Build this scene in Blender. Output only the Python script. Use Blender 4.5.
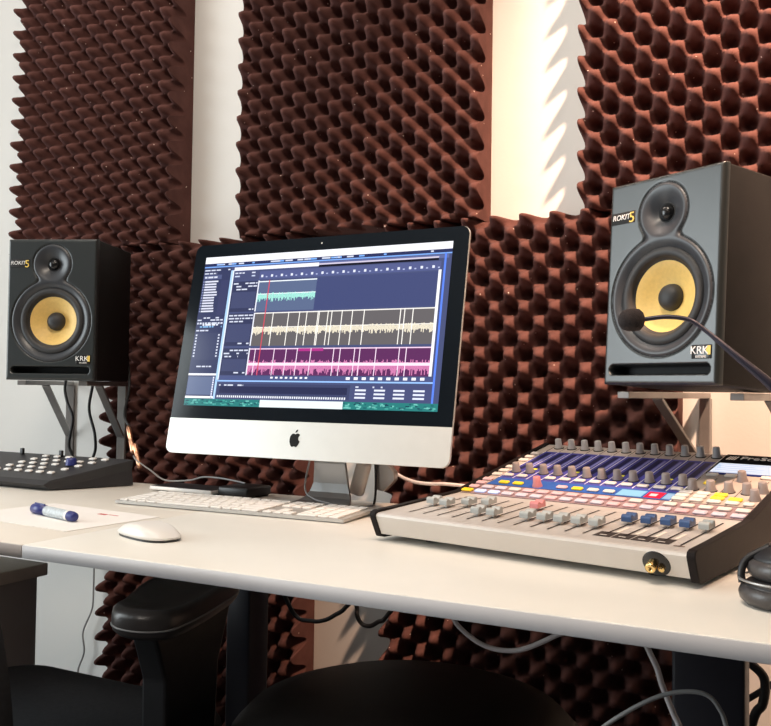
import bpy, bmesh, math, random
from mathutils import Vector, Matrix
PI = math.pi
rng = random.Random(7)
for o in list(bpy.data.objects): bpy.data.objects.remove(o, do_unlink=True)
scn = bpy.context.scene
COL = scn.collection

# ------------------------------------------------------------------ camera
CAMZ = 0.9391
cam = bpy.data.cameras.new('camera'); cam.sensor_width = 36.0; cam.lens = 36.0*875.5/771
cam.clip_start = 0.02
camo = bpy.data.objects.new('camera', cam); COL.objects.link(camo)
yaw, pitch, roll = 0.47, 0.02844, 0.0139        # turned left of the wall normal, a touch upwards
fwd = Vector((-math.sin(yaw)*math.cos(pitch), math.cos(yaw)*math.cos(pitch), math.sin(pitch)))
rgt = Vector((math.cos(yaw), math.sin(yaw), 0)); up = rgt.cross(fwd)
r2 = math.cos(roll)*rgt + math.sin(roll)*up; u2 = -math.sin(roll)*rgt + math.cos(roll)*up
m = Matrix((r2, u2, -fwd)).transposed().to_4x4(); m.translation = Vector((0, 0, CAMZ))
camo.matrix_world = m
scn.camera = camo

# ------------------------------------------------------------------ world, lights, exposure
w = bpy.data.worlds.new('world'); scn.world = w; w.use_nodes = True
w.node_tree.nodes['Background'].inputs[0].default_value = (0.62, 0.8, 1.0, 1)
w.node_tree.nodes['Background'].inputs[1].default_value = 1.0
vs = scn.view_settings
vs.view_transform = 'Standard'; vs.look = 'None'; vs.gamma = 1.0; vs.use_curve_mapping = False
vs.exposure = 0.3
def area(name, loc, rot, sx, sy, power, col):
    l = bpy.data.lights.new(name, 'AREA'); l.shape = 'RECTANGLE'; l.size = sx; l.size_y = sy
    l.energy = power; l.color = col
    o = bpy.data.objects.new(name, l); COL.objects.link(o); o.location = loc; o.rotation_euler = rot
    return o
ADDED_LAMPS = [  # added ceiling lamps, out of view: position, size, power, colour
    ((-0.4, 0.2, 2.62), (0.4, 0.4), 21, (1.0, 0.85, 0.70)),
    ((-1.0, -1.3, 2.62), (0.6, 0.6), 15, (1.0, 0.90, 0.80)),
    ((-1.45, 1.00, 2.62), (0.9, 0.07), 7.5, (1.0, 0.89, 0.79)),
]
SPOT = ((0.32, 0.80, 2.45), (0.04, 1.60, 1.45), 345, (1.0, 0.64, 0.44))     # added spotlight for the warm key light: place, aim, power, colour
area('added_window_light', (-3.12, -0.3, 1.3), (0, -PI/2, 0), 1.9, 1.7, 62, (0.90, 0.965, 0.96))  # added cool light from the left; its window is out of view

# ------------------------------------------------------------------ materials
MATS = {}
def pm(name, col, rough=0.5, metal=0.0, var=0.0, scale=40.0, bump=0.0, bscale=200.0, spec=0.5, coat=0.0, emit=0.0):
    if name in MATS: return MATS[name]
    mt = bpy.data.materials.new(name); mt.use_nodes = True
    nt = mt.node_tree; b = nt.nodes['Principled BSDF']
    b.inputs['Roughness'].default_value = rough; b.inputs['Metallic'].default_value = metal
    b.inputs['Specular IOR Level'].default_value = spec; b.inputs['Coat Weight'].default_value = coat
    c = (*col, 1)
    b.inputs['Base Color'].default_value = c
    if emit:
        b.inputs['Emission Color'].default_value = c; b.inputs['Emission Strength'].default_value = emit
    if var or bump:
        tc = nt.nodes.new('ShaderNodeTexCoord')
    if var:
        n = nt.nodes.new('ShaderNodeTexNoise'); n.inputs['Scale'].default_value = scale; n.inputs['Detail'].default_value = 5
        nt.links.new(tc.outputs['Object'], n.inputs['Vector'])
        r = nt.nodes.new('ShaderNodeValToRGB')
        r.color_ramp.elements[0].color = (*[x*(1-var) for x in col], 1); r.color_ramp.elements[1].color = (*[min(1, x*(1+var)) for x in col], 1)
        r.color_ramp.elements[0].position = 0.3; r.color_ramp.elements[1].position = 0.7
        nt.links.new(n.outputs['Fac'], r.inputs['Fac']); nt.links.new(r.outputs['Color'], b.inputs['Base Color'])
    if bump:
        n2 = nt.nodes.new('ShaderNodeTexNoise'); n2.inputs['Scale'].default_value = bscale; n2.inputs['Detail'].default_value = 3
        nt.links.new(tc.outputs['Object'], n2.inputs['Vector'])
        bp = nt.nodes.new('ShaderNodeBump'); bp.inputs['Strength'].default_value = bump; bp.inputs['Distance'].default_value = 0.002
        nt.links.new(n2.outputs['Fac'], bp.inputs['Height']); nt.links.new(bp.outputs['Normal'], b.inputs['Normal'])
    MATS[name] = mt
    return mt
def foam_mat():
    mt = pm('foam', (0.120, 0.054, 0.047), 0.95, var=0.18, scale=25, bump=0.5, bscale=700, spec=0.12)
    nt = mt.node_tree; b = nt.nodes['Principled BSDF']
    old = b.inputs['Base Color'].links[0].from_socket
    tc = [n for n in nt.nodes if n.bl_idname == 'ShaderNodeTexCoord'][0]
    v = nt.nodes.new('ShaderNodeTexVoronoi'); v.inputs['Scale'].default_value = 38
    nt.links.new(tc.outputs['Object'], v.inputs['Vector'])
    lt = nt.nodes.new('ShaderNodeMath'); lt.operation = 'LESS_THAN'; lt.inputs[1].default_value = 0.055
    nt.links.new(v.outputs['Distance'], lt.inputs[0])
    mx = nt.nodes.new('ShaderNodeMix'); mx.data_type = 'RGBA'
    nt.links.new(lt.outputs[0], mx.inputs[0]); nt.links.new(old, mx.inputs[6]); mx.inputs[7].default_value = (0.75, 0.6, 0.52, 1)
    nt.links.new(mx.outputs[2], b.inputs['Base Color'])
    return mt
def attr_mat(name, rough, emit=None, spec=0.5):
    """colour printed face by face (attribute 'ink'); emit = it is a lit screen"""
    mt = bpy.data.materials.new(name); mt.use_nodes = True; nt = mt.node_tree; b = nt.nodes['Principled BSDF']
    a = nt.nodes.new('ShaderNodeAttribute'); a.attribute_name = 'ink'
    b.inputs['Roughness'].default_value = rough; b.inputs['Specular IOR Level'].default_value = spec
    if emit:
        b.inputs['Base Color'].default_value = (0.004, 0.004, 0.005, 1)
        nt.links.new(a.outputs['Color'], b.inputs['Emission Color']); b.inputs['Emission Strength'].default_value = emit
    else:
        nt.links.new(a.outputs['Color'], b.inputs['Base Color'])
    return mt
def srgb(r, g, b):
    f = lambda c: (c/255/12.92 if c/255 <= 0.04045 else ((c/255+0.055)/1.055)**2.4)
    return (f(r), f(g), f(b))

M_foam = foam_mat()
M_wall = pm('wall_paint', (0.70, 0.685, 0.655), 0.7, var=0.015, scale=3, bump=0.08, bscale=160)
M_dark = pm('wall_felt', (0.07, 0.066, 0.066), 0.95, var=0.2, scale=30, bump=0.3, bscale=300)
M_ceil = pm('ceiling_paint', (0.3, 0.29, 0.28), 0.8, var=0.02, scale=3)
M_floor = pm('floor_carpet', (0.06, 0.06, 0.068), 0.95, var=0.3, scale=90, bump=0.5, bscale=400)
M_desk = pm('desk_laminate', (0.80, 0.765, 0.70), 0.38, var=0.015, scale=14, bump=0.02, bscale=300)
M_deskedge = pm('desk_edge_band', (0.55, 0.53, 0.54), 0.45, var=0.02, scale=20)
M_navy = pm('desk_steel', (0.022, 0.022, 0.034), 0.45, var=0.15, scale=8)
M_blk = pm('black_plastic', (0.014, 0.014, 0.016), 0.42, var=0.2, scale=60)
M_blkmat = pm('black_rubber', (0.011, 0.011, 0.012), 0.75, var=0.2, scale=80)
M_vinyl = pm('speaker_vinyl', (0.010, 0.0092, 0.009), 0.55, var=0.15, scale=60, bump=0.15, bscale=900, spec=0.22)
M_baffle = pm('speaker_baffle', (0.013, 0.017, 0.018), 0.36, var=0.06, scale=50, spec=0.9)
M_trim = pm('speaker_trim', (0.042, 0.045, 0.052), 0.36, var=0.06, scale=50)
M_cone = pm('woofer_cone', (0.86, 0.58, 0.18), 0.5, var=0.05, scale=200, bump=0.1, bscale=900)
M_rubber = pm('woofer_rubber', (0.03, 0.03, 0.032), 0.55, var=0.1, scale=80)
M_alu = pm('aluminium', (0.69, 0.69, 0.66), 0.42, 0.55, var=0.015, scale=40, bump=0.03, bscale=1500)
M_aluD = pm('aluminium_dark', (0.42, 0.42, 0.42), 0.35, 0.8, var=0.03, scale=40)
M_glass = pm('screen_glass', (0.006, 0.009, 0.013), 0.09, var=0.05, scale=10, spec=0.2)
M_strip = pm('matt_black_print', (0.008, 0.008, 0.009), 0.9, var=0.1, scale=60, spec=0.03)
M_logo = pm('logo_black', (0.012, 0.012, 0.013), 0.2, var=0.02, scale=10)
M_white = pm('white_plastic', (0.82, 0.80, 0.77), 0.35, var=0.01, scale=30)
M_kbody = pm('keyboard_aluminium', (0.50, 0.49, 0.47), 0.45, 0.4, var=0.02, scale=40)
M_key = pm('key_white', (0.86, 0.84, 0.81), 0.45, var=0.01, scale=30)
M_paper = pm('paper', (0.86, 0.83, 0.80), 0.85, var=0.01, scale=30)
M_silver = pm('mixer_silver', (0.64, 0.605, 0.57), 0.40, 0.25, var=0.02, scale=30, bump=0.03, bscale=1500)
M_cheek = pm('mixer_cheek', (0.014, 0.011, 0.011), 0.6, var=0.12, scale=60, bump=0.1, bscale=800, spec=0.12)
M_knob = pm('knob_grey', (0.28, 0.245, 0.24), 0.5, var=0.05, scale=90)
M_cap = pm('fader_grey', (0.40, 0.43, 0.43), 0.42, var=0.03, scale=90)
M_capblue = pm('fader_blue', (0.035, 0.085, 0.22), 0.4, var=0.05, scale=90)
M_cappink = pm('fader_pink', (0.62, 0.24, 0.25), 0.45, var=0.04, scale=90)
M_steel = pm('bracket_steel', (0.34, 0.325, 0.315), 0.42, 0.55, var=0.06, scale=40)
M_gold = pm('brass', (0.85, 0.6, 0.25), 0.25, 1.0, var=0.04, scale=60)
M_copper = pm('copper', (0.9, 0.48, 0.3), 0.3, 0.9, var=0.05, scale=60)
M_cabW = pm('cable_white', (0.8, 0.74, 0.74), 0.45, var=0.02, scale=30)
M_cabG = pm('cable_grey', (0.3, 0.3, 0.3), 0.45, var=0.05, scale=30)
M_cabK = pm('cable_black', (0.014, 0.014, 0.016), 0.5, var=0.1, scale=30)
M_fabric = pm('chair_fabric', (0.02, 0.02, 0.024), 0.9, var=0.25, scale=200, bump=0.4, bscale=900)
M_arm = pm('armrest_leather', (0.06, 0.054, 0.053), 0.33, var=0.1, scale=60, bump=0.12, bscale=500)
M_pedes = pm('pedestal_grey', (0.42, 0.42, 0.425), 0.5, var=0.04, scale=10)
M_pedtop = pm('pedestal_top', (0.78, 0.73, 0.65), 0.5, var=0.04, scale=20)
M_navycap = pm('pen_navy', (0.03, 0.04, 0.2), 0.35, var=0.03, scale=60)
M_red = pm('print_red', (0.55, 0.08, 0.08), 0.7, var=0.05, scale=60)
M_yel = pm('lettering_yellow', (0.85, 0.6, 0.12), 0.5, var=0.02, scale=60)
M_let = pm('lettering_white', (0.85, 0.85, 0.85), 0.5, var=0.02, scale=60)
M_micfoam = pm('mic_foam', (0.02, 0.015, 0.016), 0.95, var=0.3, scale=300, bump=0.8, bscale=900)
M_goose = pm('gooseneck', (0.03, 0.028, 0.045), 0.35, 0.4, var=0.05, scale=60)
M_diff = pm('added_lamp_diffuser', (1.0, 0.92, 0.82), 0.6, emit=2.0)  # glow of the added ceiling fixtures

# ------------------------------------------------------------------ mesh helpers
def link(name, me, mat=None, parent=None, loc=None, rot=None):
    o = bpy.data.objects.new(name, me)
    COL.objects.link(o)
    if mat is not None and me is not None:
        if not me.materials:
            for x in (mat if isinstance(mat, (list, tuple)) else [mat]): me.materials.append(x)
    if parent: o.parent = parent
    if loc is not None: o.location = loc
    if rot is not None: o.rotation_euler = rot
    return o
def tag(o, label=None, cat=None, group=None, kind=None):
    if label: o['label'] = label
    if cat: o['category'] = cat
    if group: o['group'] = group
    if kind: o['kind'] = kind
    return o
def thing(name, label, cat, loc=(0, 0, 0), rz=0, group=None, tilt=0):
    o = bpy.data.objects.new(name, None); COL.objects.link(o); o.empty_display_size = 0.05
    o.location = loc; o.rotation_euler = (-tilt, 0, rz)
    return tag(o, label, cat, group)
def md(name, verts, faces, smooth=False):
    me = bpy.data.meshes.new(name); me.from_pydata([tuple(v) for v in verts], [], faces); me.update()
    bm = bmesh.new(); bm.from_mesh(me); bmesh.ops.recalc_face_normals(bm, faces=bm.faces); bm.to_mesh(me); bm.free()
    if smooth:
        for p in me.polygons: p.use_smooth = True
    return me
def from_bm(name, bm, smooth=False):
    bmesh.ops.recalc_face_normals(bm, faces=bm.faces)
    me = bpy.data.meshes.new(name); bm.to_mesh(me); bm.free()
    if smooth:
        for p in me.polygons: p.use_smooth = True
    return me
def box_me(name, x0, x1, y0, y1, z0, z1, bev=0.0, seg=2, smooth=None):
    bm = bmesh.new(); bmesh.ops.create_cube(bm, size=1)
    for v in bm.verts:
        v.co = Vector(((x0+x1)/2+v.co.x*(x1-x0), (y0+y1)/2+v.co.y*(y1-y0), (z0+z1)/2+v.co.z*(z1-z0)))
    if bev: bmesh.ops.bevel(bm, geom=bm.edges[:], offset=bev, segments=seg, profile=0.5, affect='EDGES')
    return from_bm(name, bm, bool(bev) if smooth is None else smooth)
def boxes_me(name, bl):
    V = []; F = []
    for (x0, x1, y0, y1, z0, z1) in bl:
        n = len(V)
        V += [(x, y, z) for z in (z0, z1) for (x, y) in ((x0, y0), (x1, y0), (x1, y1), (x0, y1))]
        F += [[n+i for i in q] for q in ((0, 3, 2, 1), (4, 5, 6, 7), (0, 1, 5, 4), (1, 2, 6, 5), (2, 3, 7, 6), (3, 0, 4, 7))]
    return md(name, V, F)
def lathe_me(name, prof, n=32, axis='z', smooth=True, sx=1.0, sy=1.0):
    """prof = [(r, h)]; closed with caps where r==0"""
    V = []; F = []; rings = []
    for (r, h) in prof:
        if r <= 1e-7:
            rings.append([len(V)]); V.append((0, 0, h))
        else:
            rings.append(list(range(len(V), len(V)+n)))
            V += [(sx*r*math.cos(2*PI*i/n), sy*r*math.sin(2*PI*i/n), h) for i in range(n)]
    for a, b in zip(rings, rings[1:]):
        for i in range(n):
            j = (i+1) % n
            if len(a) == 1 and len(b) == 1: continue
            if len(a) == 1: F.append((a[0], b[i], b[j]))
            elif len(b) == 1: F.append((a[i], a[j], b[0]))
            else: F.append((a[i], a[j], b[j], b[i]))
    if axis == '-y': V = [(x, -z, y) for (x, y, z) in V]
    if axis == 'x': V = [(z, x, y) for (x, y, z) in V]
    return md(name, V, F, smooth)
def catmull(pts, sub=8):
    P = [Vector(p) for p in pts]
    if len(P) < 3: return P
    P = [P[0]*2-P[1]] + P + [P[-1]*2-P[-2]]
    out = []
    for i in range(1, len(P)-2):
        a, b, c, d = P[i-1], P[i], P[i+1], P[i+2]
        for k in range(sub):
            t = k/sub
            out.append(0.5*((2*b)+(-a+c)*t+(2*a-5*b+4*c-d)*t*t+(-a+3*b-3*c+d)*t**3))
    out.append(P[-2]); return out
def tube_me(name, pts, r, n=10, sub=8, curve=True):
    P = catmull(pts, sub) if curve else [Vector(p) for p in pts]
    rad = (lambda t: r) if not callable(r) else r
    V = []; F = []
    T0 = (P[1]-P[0]).normalized(); N = T0.orthogonal().normalized()
    for i, p in enumerate(P):
        T = ((P[min(i+1, len(P)-1)]-P[max(i-1, 0)])).normalized()
        N = (N-T*N.dot(T)).normalized(); B = T.cross(N); rr = rad(i/(len(P)-1))
        for k in range(n):
            a = 2*PI*k/n; V.append(p+N*rr*math.cos(a)+B*rr*math.sin(a))
        if i:
            o = i*n
            for k in range(n): F.append((o-n+k, o-n+(k+1) % n, o+(k+1) % n, o+k))
    F.append(list(range(n))[::-1]); F.append(list(range(len(V)-n, len(V))))
    return md(name, V, F, True)
def prism_me(name, poly, a0, a1, axis='y', bev=0.0, smooth=False):
    """poly in the two other axes, extruded a0..a1 along axis"""
    n = len(poly)
    def P(u, v, a): return {'y': (u, a, v), 'x': (a, u, v), 'z': (u, v, a)}[axis]
    V = [P(u, v, a0) for u, v in poly]+[P(u, v, a1) for u, v in poly]
    F = [list(range(n)), list(range(n, 2*n))[::-1]]+[(i, (i+1) % n, n+(i+1) % n, n+i) for i in range(n)]
    me = md(name, V, F)
    if bev:
        bm = bmesh.new(); bm.from_mesh(me)
        bmesh.ops.bevel(bm, geom=bm.edges[:], offset=bev, segments=2, profile=0.5, affect='EDGES', clamp_overlap=True)
        bmesh.ops.recalc_face_normals(bm, faces=bm.faces); bm.to_mesh(me); bm.free()
    if smooth:
        for p in me.polygons: p.use_smooth = True
    return me
def bar_me(name, p, q, wx, wz, bev=0.0008):
    """rectangular bar from p to q; wx across (horizontal), wz the other way"""
    p = Vector(p); q = Vector(q); d = (q-p); L = d.length; d.normalize()
    s = d.cross(Vector((0, 0, 1)))
    s = Vector((1, 0, 0)) if s.length < 1e-4 else s.normalized()
    t = s.cross(d)
    me = box_me(name, -wx/2, wx/2, 0, L, -wz/2, wz/2, bev, 1, False)
    M = Matrix((s, d, t)).transposed().to_4x4(); M.translation = p
    me.transform(M); return me
def text_me(s, size, ext=0.0003, shear=0.0):
    cu = bpy.data.curves.new('lettering', 'FONT'); cu.body = s; cu.size = size; cu.extrude = ext; cu.align_x = 'CENTER'; cu.align_y = 'CENTER'; cu.shear = shear
    o = bpy.data.objects.new('lettering_tmp', cu); COL.objects.link(o)
    bpy.context.view_layer.update()
    me = bpy.data.meshes.new_from_object(o.evaluated_get(bpy.context.evaluated_depsgraph_get()))
    bpy.data.objects.remove(o, do_unlink=True)
    me.materials.clear()
    me.transform(Matrix.Rotation(PI/2, 4, 'X'))     # now stands in x-z, faces -y
    return me
def rrect(x0, x1, z0, z1, r, n=6, corners=(1, 1, 1, 1)):
    """corner order: bl, br, tr, tl"""
    P = []
    for (cx, cz, a0, on) in ((x0, z0, PI, corners[0]), (x1, z0, 1.5*PI, corners[1]), (x1, z1, 0, corners[2]), (x0, z1, 0.5*PI, corners[3])):
        if not on: P.append((cx, cz)); continue
        ox = cx+r if cx == x0 else cx-r; oz = cz+r if cz == z0 else cz-r
        for k in range(n+1):
            a = a0+0.5*PI*k/n; P.append((ox+r*math.cos(a), oz+r*math.sin(a)))
    return P

# ------------------------------------------------------------------ the room
XL, XR, YF, YB, ZC = -3.0, 2.4, -2.6, 1.62, 2.65
def struct(name, me, mat, parent=None):
    o = link(name, me, mat, parent)
    if not parent: o['kind'] = 'structure'
    return o
struct('floor', boxes_me('floor', [(XL-.1, XR+.1, YF-.1, YB+.1, -.1, 0)]), M_floor)
struct('ceiling', boxes_me('ceiling', [(XL-.1, XR+.1, YF-.1, YB+.1, ZC, ZC+.1)]), M_ceil)
struct('wall_back', boxes_me('wall_back', [(XL-.1, XR+.1, YB, YB+.1, 0, ZC)]), M_wall)
struct('wall_front', boxes_me('wall_front', [(XL-.1, XR+.1, YF-.1, YF, 0, ZC)]), M_dark)
struct('wall_right', boxes_me('wall_right', [(XR, XR+.1, YF, YB, 0, ZC)]), M_dark)
WY0, WY1, WZ0, WZ1 = -1.15, 0.55, 0.35, 2.25  # opening for the added window
struct('wall_left', boxes_me('wall_left', [(XL-.1, XL, YF, WY0, 0, ZC), (XL-.1, XL, WY1, YB, 0, ZC), (XL-.1, XL, WY0, WY1, 0, WZ0), (XL-.1, XL, WY0, WY1, WZ1, ZC)]), M_wall)
wf = struct('added_window_1', boxes_me('added_window_1', [(XL-.07, XL-.02, WY0, WY0+.05, WZ0, WZ1), (XL-.07, XL-.02, WY1-.05, WY1, WZ0, WZ1), (XL-.07, XL-.02, WY0+.05, WY1-.05, WZ0, WZ0+.05), (XL-.07, XL-.02, WY0+.05, WY1-.05, WZ1-.05, WZ1), (XL-.07, XL-.02, -.325, -.275, WZ0+.05, WZ1-.05)]), M_white)  # window added in the unseen left wall to bring cool side light
struct('baseboard_back', boxes_me('baseboard_back', [(XL, XR, YB-.012, YB, 0, .07)]), M_white)
for i, (loc, (sx, sy), pw, c) in enumerate(ADDED_LAMPS):  # unseen ceiling fixtures, added to brighten the desk and the foam wall
    t = thing('added_ceiling_light', ['added square ceiling light panel above the desk front', 'added square ceiling light panel behind the camera', 'added long narrow ceiling light along the foam wall'][i], 'lamp', (loc[0], loc[1], ZC), group='added ceiling lights')
    X, Y = sx/2, sy/2
    link('frame', boxes_me('frame', [(-X-.02, X+.02, -Y-.02, -Y, -.03, 0), (-X-.02, X+.02, Y, Y+.02, -.03, 0), (-X-.02, -X, -Y, Y, -.03, 0), (X, X+.02, -Y, Y, -.03, 0)]), M_white, t)
    link('diffuser', boxes_me('diffuser', [(-X, X, -Y, Y, -.018, -.008)]), M_diff, t)
    a = area('added_lamp_light', (0, 0, -.032), (0, 0, 0), sx*.96, sy*.96, pw, c); a.parent = t

# ceiling spotlight, added out of view, washing the right-hand foam
sp = thing('added_spotlight', 'added small black ceiling spotlight aimed at the right foam panel', 'lamp', (SPOT[0][0], SPOT[0][1], ZC))
SO = Vector((SPOT[0][0], SPOT[0][1], ZC)); SA = (Vector(SPOT[1])-Vector(SPOT[0])).normalized()
link('ceiling_plate', lathe_me('ceiling_plate', [(0, -.018), (.04, -.018), (.045, -.01), (.045, 0), (0, 0)], 24), M_blk, sp)
link('stem', tube_me('stem', [(0, 0, -.015), (0, 0, -.12), Vector(SPOT[0])-SO-SA*.07], .007, 10, 6), M_blk, sp)
hs = lathe_me('housing', [(0, -.085), (.026, -.08), (.036, -.06), (.040, .012), (.037, .012), (.034, -.02), (0, -.03)], 28)
hs.transform(SA.to_track_quat('Z', 'Y').to_matrix().to_4x4()); link('housing', hs, M_blk, sp, Vector(SPOT[0])-SO)
sl = bpy.data.lights.new('added_spot_light', 'SPOT'); sl.energy = SPOT[2]; sl.color = SPOT[3]; sl.spot_size = 1.27; sl.spot_blend = 1.0; sl.shadow_soft_size = 0.045
slo = bpy.data.objects.new('added_spot_light', sl); COL.objects.link(slo); slo.parent = sp; slo.location = Vector(SPOT[0])-SO+SA*.02
slo.rotation_euler = (-SA).to_track_quat('Z', 'Y').to_euler()

# ------------------------------------------------------------------ acoustic foam
FP = 0.0572
def foam(label, x0, x1, z0, z1, phx, phz):
    nx = int(round((x1-x0)/FP*11)); nz = int(round((z1-z0)/FP*11))
    V = []; F = []
    for j in range(nz+1):
        z = z0+(z1-z0)*j/nz
        for i in range(nx+1):
            x = x0+(x1-x0)*i/nx
            s = math.cos(2*PI*(x-x0)/FP+phx)*math.cos(2*PI*(z-z0)/FP+phz)
            s = math.sin(1.1*s)/math.sin(1.1)
            jx = 0.0012*math.sin(91*x+17*z)
            V.append((x, YB-(0.059+0.030*s+jx), z))
    for j in range(nz):
        for i in range(nx):
            a = j*(nx+1)+i; F.append((a, a+1, a+nx+2, a+nx+1))
    # rim down to the wall
    rim = [i for i in range(nx+1)]+[j*(nx+1)+nx for j in range(1, nz+1)]+[nz*(nx+1)+i for i in range(nx-1, -1, -1)]+[j*(nx+1) for j in range(nz-1, 0, -1)]
    b0 = len(V)
    for k in rim: V.append((V[k][0], YB-0.0005, V[k][2]))
    n = len(rim); sharp = []
    for k in range(n): F.append((rim[k], rim[(k+1) % n], b0+(k+1) % n, b0+k))
    me = bpy.data.meshes.new('acoustic_foam_panel'); me.from_pydata(V, [], F); me.update()
    nq = nx*nz
    for p in me.polygons: p.use_smooth = p.index < nq
    bm = bmesh.new(); bm.from_mesh(me); bmesh.ops.recalc_face_normals(bm, faces=bm.faces); bm.to_mesh(me); bm.free()
    o = link('acoustic_foam_panel', me, M_foam)
    tag(o, label, 'foam panel', 'acoustic foam panels on the wall')
def zphase(end): return end-2*PI*(1.262-.075)/FP   # phase at the top edge
def phase(w_, end): return end-2*PI*w_/FP      # end = phase at the right-hand edge
foam('brown egg-crate acoustic foam panel above the left loudspeaker', -1.855, -1.342, 1.264, 2.42, phase(.513, 0.0), 0.6)
foam('brown egg-crate acoustic foam panel above the computer screen', -1.160, -0.595, 1.264, 2.42, phase(.565, 0.9), 0.0)
foam('reddish lit egg-crate acoustic foam panel above the right loudspeaker', -0.402, 0.19, 1.264, 2.42, 0.3, 2.0)
foam('lower egg-crate foam panel behind the left side of the computer', -1.530, -0.985, 0.075, 1.262, 0.0, zphase(0.0))
foam('lower egg-crate foam panel between the computer and the right loudspeaker', -0.787, -0.232, 0.075, 1.262, 0.2, zphase(0.2))

# ------------------------------------------------------------------ desks
DZ = 0.74; DT = 0.017
DY0, DY1 = 0.766, 1.3625
def desk(label, x0, x1, legs, beam):
    t = thing('desk', label, 'desk', ((x0+x1)/2, (DY0+DY1)/2, 0)); ox, oy = (x0+x1)/2, (DY0+DY1)/2
    tp = link('desktop', box_me('desktop', x0-ox, x1-ox, DY0-oy+.0012, DY1-oy, DZ-DT, DZ, 0.0012), M_desk, t)
    link('edge_band', box_me('edge_band', x0-ox+.0005, x1-ox-.0005, DY0-oy-.0004, DY0-oy+.0016, DZ-DT+.0004, DZ-.0010, 0.0003, 1), M_deskedge, tp)
    link('beam', box_me('beam', beam[0]-ox, beam[1]-ox, 1.30-oy, 1.335-oy, DZ-DT-.045, DZ-DT, .002), M_navy, t)
    for (lx, ly, w_, fl) in legs:
        lg = link('leg', box_me('leg', lx-w_/2-ox, lx+w_/2-ox, ly-.03-oy, ly+.03-oy, .03, DZ-DT, .004), M_navy, t)
        link('foot', box_me('foot', lx-w_/2-ox, lx+w_/2-ox, ly-fl-oy, ly+fl-oy, 0, .03, .004), M_navy, t)
desk('long white desk carrying the computer and the mixing console', -0.888, 1.1, [(-.118, 1.04, .075, .27), (.9, 1.04, .075, .27)], (-.88, 1.05))
desk('white desk adjoining at the far left under the pad controller', -1.84, -0.889, [(-1.80, 1.10, .05, .25), (-.93, 1.30, .05, .06)], (-1.82, -.9))

# pedestal under the desk
t = thing('drawer_pedestal', 'grey drawer pedestal with a pale top under the left desk', 'cabinet', (-1.56, 1.0, 0))
link('body', box_me('body', -.19, .225, -.2, .19, .04, .575, .003), M_pedes, t)
link('top_plate', box_me('top_plate', -.21, .235, -.21, .205, .575, .598, .002), [M_pedtop], t)
for sx in (-.18, .2):
    for sy in (-.16, .15): link('caster', lathe_me('caster', [(0, -.01), (.02, -.01), (.02, .01), (0, .01)], 14, 'x'), M_blk, t, (sx, sy, .02))
for k in range(3):
    d = link('drawer', box_me('drawer', -.195, .22, -.215, -.2, .05+.175*k, .22+.175*k, .002), M_pedes, t)
    link('handle', box_me('handle', -.06, .085, -.228, -.215, .17+.175*k, .18+.175*k, .002), M_aluD, d)

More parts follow.
